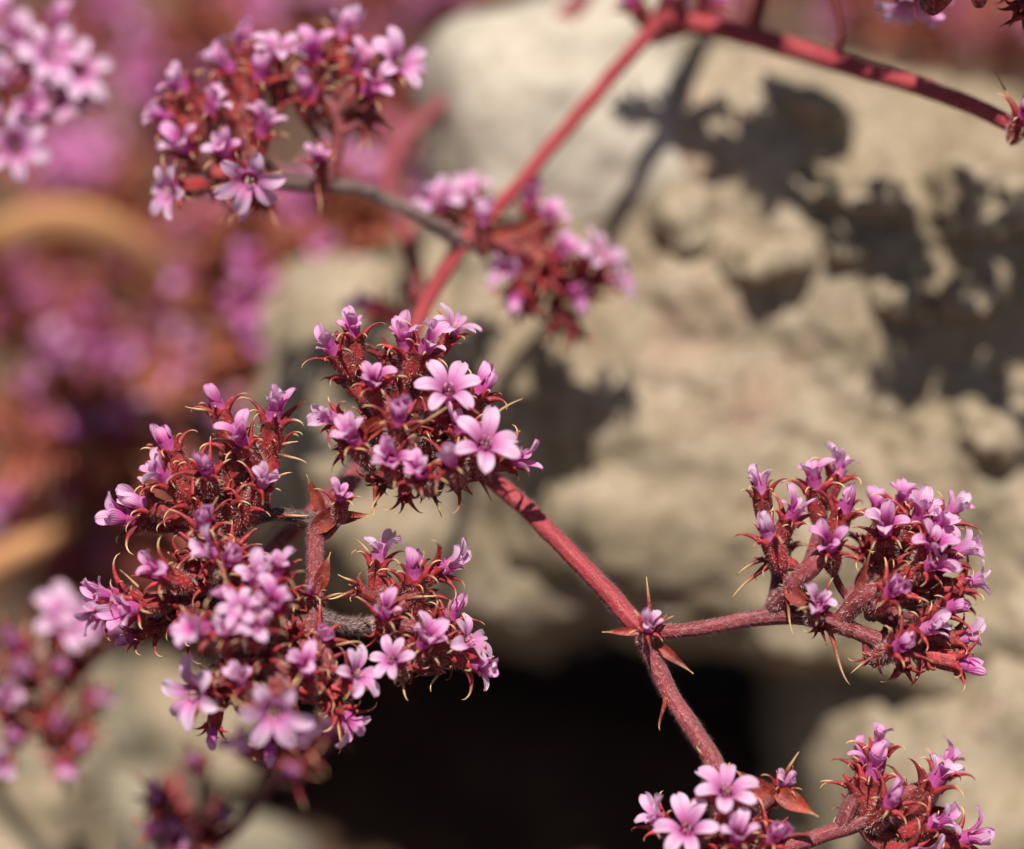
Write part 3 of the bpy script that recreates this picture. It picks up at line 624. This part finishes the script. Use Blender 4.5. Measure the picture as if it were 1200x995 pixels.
# upper left head
for pts, rr, m in (([(542, 286, 22), (500, 258, 17), (455, 235, 14), (415, 220, 12), (378, 216, 11), (330, 214, 10), (295, 205, 9)], [.95, .85, .8, .85, .9, .85, .7], 'stem_dark'),
                   ([(385, 216, 11), (395, 180, 10), (398, 145, 10), (385, 120, 10)], [.75, .7, .65, .5], 'stem_dusky'), ([(397, 160, 10), (425, 140, 9), (445, 115, 9)], [.65, .6, .5], 'stem_dusky'),
                   ([(330, 214, 10), (295, 175, 9), (285, 130, 10), (300, 105, 10)], [.75, .7, .65, .5], 'stem_dusky'), ([(300, 205, 9), (262, 180, 9), (240, 155, 9)], [.7, .65, .5], 'stem_dusky'), ([(295, 205, 9), (265, 215, 8), (245, 210, 7)], [.7, .65, .5], 'stem_dusky')):
    A.stem([P(p[0], p[1], p[2] + (6 if p[0] < 500 else 0)) for p in pts], rr, m, 'branch' if m != 'stem_dark' else 'stem', 40)
put(A, [(216, 108, 9, 120, 20, 'h', 1.05), (202, 142, 8, 160, 20, 'h', .95), (246, 132, 7, 75, 30, 'h', .95), (221, 176, 7, 130, 40, 'h', .95), (209, 222, 5, 195, 45, 'o', .95), (293, 205, 3, -85, 62, 'o', 1.1),
        (268, 184, 5, 120, 45, 'h', 1.0), (305, 158, 7, 75, 25, 'h', 1.0), (285, 234, 5, -85, 40, 'b', .9), (272, 84, 10, 120, 15, 'h', 1.0), (286, 60, 11, 105, 10, 'h', .9), (304, 92, 8, 75, 30, 'b', 1.0), (324, 68, 9, 80, 35, 'o', .85),
        (371, 72, 9, 100, 30, 'h', 1.0), (402, 46, 11, 80, 10, 'h', 1.1), (366, 112, 8, 120, 40, 'b', 1.05), (420, 86, 9, 75, 30, 'h', .95), (428, 108, 7, 30, 45, 'h', .9), (462, 80, 8, 35, 52, 'o', 1.05), (375, 190, 7, 100, 40, 'h', .7),
        (240, 110, 11, 110, 0, 'e', .9), (330, 90, 12, 85, 0, 'e', .95), (385, 90, 12, 90, 0, 'e', .95), (410, 110, 11, 70, 0, 'e', .9), (270, 110, 11, 105, 0, 'e', .95), (225, 200, 9, 170, 10, 'e', .9), (250, 225, 8, -110, 20, 'e', .8), (310, 240, 8, -70, 20, 'e', .7),
        (240, 160, 9, 140, 10, 'e', .9), (280, 140, 10, 95, 20, 'e', .9), (435, 125, 11, 20, 0, 'e', .85), (430, 150, 10, -30, 10, 'e', .75), (350, 110, 11, 110, 0, 'e', .85)], 6)
for x, y, a in ((372, 215, -90), (280, 240, -95), (310, 235, -60), (440, 140, -40), (430, 160, -80), (415, 75, 60), (345, 130, 80)): A.spine(P(x, y, 14), a, 10, 3.0, .25, .2)

# blurred head hanging from the upper fork
for pts, rr in (([(542, 286, 22), (590, 288, 23), (640, 300, 25), (680, 320, 26)], [.9, .8, .8, .6]), ([(590, 288, 23), (610, 310, 23), (612, 330, 23)], [.7, .6, .5])):
    A.stem([P(*p) for p in pts], rr, 'stem_dusky', 'branch')
put(A, [(566, 262, 19, 90, 30, 'b', .9), (520, 242, 24, 120, 40, 'o', 1.0), (545, 235, 27, 90, 30, 'o', .9), (622, 240, 25, 100, 20, 'h', 1.0), (640, 262, 24, 70, 30, 'h', 1.0), (606, 312, 22, 200, 40, 'h', 1.0), (606, 346, 22, -110, 40, 'b', 1.1),
        (655, 300, 23, 60, 40, 'h', 1.0), (692, 305, 25, 40, 30, 'o', 1.0), (712, 325, 26, 10, 20, 'o', .95), (668, 338, 25, -30, 40, 'h', .9), (585, 300, 25, 150, 20, 'e', 1.0), (640, 340, 26, -80, 20, 'e', 1.0), (625, 280, 26, 90, 0, 'e', 1.0), (690, 350, 27, -60, 10, 'e', .9),
        (620, 365, 25, -90, 20, 'e', .9), (655, 385, 27, -80, 20, 'e', .9), (640, 322, 22, -20, 60, 'e', 1.0), (675, 395, 28, -70, 0, 'e', .9)], 0, split=False)
A.bract(P(566, 262, 20), 95, 10, 5, .4); A.bract(P(575, 280, 20), 15, 15, 6.5, .8, .2); A.bract(P(548, 280, 20), 140, 10, 4.0, .6)
# upper node and the long stem to the right
put(A, [(792, -2, 27, 80, 30, 'o', 1.0), (742, 4, 29, 130, 30, 'h', 1.0), (830, 6, 29, 50, 20, 'h', .9)], 0, split=False)
A.stem([N0, P(880, 42, 25), P(1000, 78, 18), P(1110, 112, 12), P(1188, 146, 8), P(1260, 172, 6)], [1.2, 1.3, 1.15, 1.0, .95, .8], 'stem_red', hair=25)
put(A, [(1200, 136, 5, 70, 50, 'b', .9), (1250, 130, 5, 60, 20, 'h', 1.0), (1290, 150, 4, 40, 20, 'h', 1.0), (1280, 190, 4, 0, 20, 'h', 1.0), (1260, 110, 6, 80, 10, 'h', 1.0)], 0, split=False)
A.spine(P(1192, 132, 6), 122, 5, 4.4, .3, 0, .3); A.bract(P(1192, 142, 6), -112, 5, 2.4, .6); A.bract(P(1200, 142, 6), 20, 5, 4, .6)
A.stem([P(880, 42, 25), P(895, -10, 22), P(905, -60, 17)], [.9, .8, .7], 'stem_dusky', 'branch')
put(A, [(905 + dx * .7, -60 + dy, 15 + dz, 90 + dx * .6, 20, k, 1.05) for dx, dy, dz, k in ((-70, -10, 2, 'o'), (-35, -45, 0, 'o'), (0, -20, -2, 'h'), (30, -60, 1, 'o'), (55, -15, 0, 'h'), (85, -40, 2, 'o'), (10, -85, 3, 'h'), (-20, -5, 1, 'e'), (60, -70, 2, 'o'))], 0, split=False)
A.done()

# ---------------------------------------------------------------- the neighbour that leans in over the upper right corner
B = Plant('spineflower_plant', Vector((130, 120, 0)), 'spineflower leaning in at the corner above the long red stem with hooked dark red cups')
B.stem([Vector((130, 120, -6)), Vector((120, 90, 60)), P(1420, -140, 6), P(1280, -60, 3), P(1215, -20, 3)], [1.6, 1.4, 1.2, 1.0, .8], 'stem_red')
B.stem([P(1280, -60, 3), P(1180, -70, 0), P(1090, -50, 4)], [.9, .8, .7], 'stem_dusky', 'branch')
put(B, [(1196, 12, 2, -120, 20, 'e', .9), (1066, -8, 10, -100, 20, 'o', 1.0), (1092, -10, 11, -60, 20, 'h', 1.0), (1120, -34, 0, 60, 20, 'o', 1.1), (1150, -50, -4, 90, 20, 'o', 1.1), (1080, -60, -5, 110, 20, 'o', 1.1), (1110, -90, -5, 90, 20, 'h', 1.1), (1050, -90, 4, 130, 10, 'o', 1.1),
        (1180, -60, -5, 60, 20, 'o', 1.1), (1215, -70, -6, 90, 20, 'h', 1.1), (1245, -40, 0, 20, 20, 'o', 1.1), (1230, -100, 2, 90, 10, 'o', 1.1), (1010, -70, 6, 160, 10, 'h', 1.0), (1270, -80, 0, 60, 20, 'o', 1.1), (1160, -100, 4, 90, 0, 'h', 1.1), (1190, -20, 4, -80, 20, 'e', 1.0)], 0, split=False)
B.spine(P(1194, -2, 2), -115, 10, 2.6, .4, 0, .7); B.spine(P(1200, 18, 2), 205, 10, 2.8, .4, 0, .7)
B.done()

# ---------------------------------------------------------------- neighbours on the left, out of focus
def loose_plant(label, root, heads, flowers, depth, group=None, far=False):
    pl = Plant('spineflower_plant', root, label, group)
    hub = P(*heads[0])
    pl.stem([root - Vector((0, 0, 6)), root.lerp(hub, .5) + Vector((rnd.uniform(-5, 5), rnd.uniform(-4, 4), 6)), hub], [1.5, 1.2, 1.0], 'stem_red')
    for h in heads[1:]: pl.stem([hub, hub.lerp(P(*h), .5) + Vector((0, 0, -1.5)), P(*h)], [.8, .7, .55], 'stem_dusky', 'branch')
    for f in flowers:
        x, y, d, k = f[:4]; sz = f[4] if len(f) > 4 else 1.0
        q, _ = pl.nearest(P(x, y, depth + d)); v = P(x, y, depth + d) - q
        ax = (v.normalized() * .8 - FW * .45 + UP * .25).normalized()
        pl.flower(P(x, y, depth + d), ax, k, sz, far=far, split=False)
    pl.done(); return pl
loose_plant('blurred spineflower with pale pink heads near the top of the tangle', Vector((-95, 150, 0)), [(10, 130, 32), (40, 90, 32), (70, 100, 33), (15, 60, 33)],
            [(20, 45, 0, 'h', 1.1), (58, 70, -1, 'o', 1.1), (88, 88, 0, 'o', 1.1), (32, 128, -3, 'h'), (18, 172, -3, 'o', 1.1), (62, 36, 2, 'h'), (6, 98, -1, 'h'), (45, 100, -2, 'e'), (70, 120, 0, 'h'), (4, 30, 2, 'o'), (30, 80, 1, 'o'), (-10, 150, 0, 'h'), (100, 110, 2, 'h'), (25, 150, 2, 'e'), (50, 125, 2, 'e')], 28)
loose_plant('blurred spineflower sending pink buds over the olive stone', Vector((-70, 70, 0)), [(10, 840, 36), (40, 770, 36), (60, 840, 37), (80, 800, 37), (15, 880, 36)],
            [(72, 738, 0, 'o', 1.25), (98, 734, 1, 'o', 1.1), (20, 756, -1, 'b', 1.1), (27, 782, -1, 'b', 1.2), (69, 780, 0, 'b', 1.0), (8, 822, -2, 'h', 1.1), (17, 862, -2, 'b', 1.1), (68, 846, 0, 'b', 1.0), (93, 870, 0, 'b', 1.1), (75, 898, 0, 'b', 1.1), (112, 818, 2, 'b'), (2, 892, -1, 'h'), (125, 742, 1, 'h', 1.1), (40, 800, 1, 'e'), (55, 830, 1, 'e'), (90, 780, 3, 'e'), (30, 835, 0, 'e'), (100, 845, 3, 'e'), (60, 870, 2, 'e')], 32)
loose_plant('low blurred spineflower with dark magenta buds rising from the hollow', Vector((-40, 45, 0)), [(235, 1000, 30), (200, 955, 30), (255, 930, 31), (330, 900, 31), (240, 900, 32)],
            [(183, 936, -1, 'b', 1.1), (182, 972, -2, 'b', 1.1), (202, 968, -2, 'b', 1.1), (229, 893, 1, 'b', .9), (291, 877, 1, 'h', 1.0), (341, 904, -1, 'b', 1.15), (385, 856, 1, 'h', 1.0), (354, 868, 0, 'h', 1.0), (262, 956, 0, 'b', .8), (215, 990, -1, 'h'), (315, 870, 3, 'b', 1.1), (245, 980, 0, 'e'), (320, 890, 1, 'e'), (360, 885, 2, 'e'), (200, 950, 1, 'e')], 26)

# ---------------------------------------------------------------- the tangle behind: single plants
def tangle_label(x, y):
    if x > 700: return 'dim blurred spineflower on the far side of the boulder behind the long red stem', 'spineflowers beyond the boulder'
    if x < 260 and 190 <= y <= 400: return 'blurred pink spineflower growing beside the curled orange brown dry leaf', 'spineflowers by the dry leaf'
    if x < 220 and y >= 540: return 'blurred magenta spineflower growing beside the dry tan stick', 'spineflowers by the dry stick'
    if y < 190: return 'hazy pink spineflower far behind the cluster that hangs on a dark stem', 'farthest spineflowers'
    if x >= 280: return 'blurred spineflower growing against the edge of the tan boulder', 'spineflowers against the boulder'
    return 'blurred magenta spineflower low in the rusty tangle behind the sharp flowers', 'spineflowers low in the tangle'
bg = [(55, 470, 78), (140, 430, 84), (70, 345, 92), (190, 345, 96), (135, 520, 74), (255, 400, 90), (300, 330, 98), (30, 560, 72), (120, 240, 105), (215, 50, 104), (300, 20, 112), (110, 30, 118), (390, 20, 118), (210, 150, 118), (395, 290, 92),
      (35, 200, 110), (480, 10, 122), (160, 600, 76), (330, 420, 82), (20, 390, 86), (60, 110, 120), (270, 240, 112), (450, 360, 80), (90, 660, 84), (385, 300, 62), (335, 385, 64), (290, 300, 72), (420, 240, 74), (300, 455, 66), (470, 130, 84), (200, 660, 80), (860, -25, 118), (985, -15, 112), (1105, 15, 104), (1185, 40, 108)]
for i, (x, y, d) in enumerate(bg):
    hub = P(x, y, d); root = Vector((hub.x * 1.03 + rnd.uniform(-8, 8), hub.y + rnd.uniform(4, 16), 0))
    hs = [(x, y, d)] + [(x + rnd.uniform(-55, 55), y + rnd.uniform(-45, 35), d + rnd.uniform(-8, 8)) for _ in range(4)]
    fl = []
    for k in range(17):
        h = hs[rnd.randrange(5)]
        fl.append((h[0] + rnd.uniform(-38, 38), h[1] + rnd.uniform(-40, 22), h[2] - d + rnd.uniform(-6, 3), rnd.choice('oohhhbbbeeeeeee'), rnd.uniform(.95, 1.25)))
    lb, gp = tangle_label(x, y)
    pl = loose_plant(lb, root, hs, fl, d, gp, far=True)
    for k in range(9):
        h = hs[rnd.randrange(5)]
        pl.bract(P(h[0], h[1], h[2]), rnd.uniform(0, 360), rnd.uniform(-10, 50), rnd.uniform(6, 11), rnd.uniform(1.0, 2.0), rnd.uniform(-.3, .5), 'dull_calyx')
    pl.bract(P(x, y, d + 2), rnd.uniform(0, 360), 30, 12, 2.2, .4, 'dull_calyx')

# dry stalks and a curled dry leaf lying in the tangle
def dry(name, pts, rads, label, cat, flat=1.0):
    pp, rr = smooth_path([P(*p) for p in pts], rads, 1.2)
    root = pp[0]; mb = MB(); mb.tube([p - root for p in pp], rr, 10, flat=flat, ridge=.05)
    o = link(name, mb.mesh(name, [M['dry']])); o.location = root * MM; o['label'] = label; o['category'] = cat
dry('dry_leaf', [(-60, 330, 88), (0, 282, 84), (70, 262, 82), (140, 282, 84), (200, 340, 90), (230, 430, 100)], [1.5, 2.6, 2.8, 2.4, 1.6, .6], 'curled orange brown dry leaf arching through the tangle', 'leaf', .35)
dry('dry_stick', [(-60, 690, 70), (10, 652, 68), (60, 625, 70), (110, 590, 76)], [1.7, 1.6, 1.4, .9], 'dry tan stick pointing up into the tangle', 'stick')
dry('dry_stick', [(440, -40, 125), (560, 30, 120), (640, 5, 128)], [1.4, 1.5, 1.2], 'dry tan stick beside the smooth pale boulder', 'stick')
# side stems of the tangle crossing in front of the grey boulder
C = Plant('spineflower_plant', Vector((18, 200, 0)), 'bare red forked stem arching along the rim of the pale grey boulder')
C.stem([Vector((18, 200, -6)), Vector((12, 160, 70)), P(690, -20, 50), P(620, 45, 46), P(530, 112, 44), P(478, 160, 42), P(455, 215, 38), P(478, 280, 34), P(492, 345, 32)], [1.5, 1.4, 1.3, 1.2, 1.2, 1.2, 1.1, 1.0, .9], 'stem_dusky')
put(C, [(492, 350, 31, -80, 20, 'e', .9), (440, 360, 34, 150, 20, 'h', 1.0)], 0, split=False)
C.done()
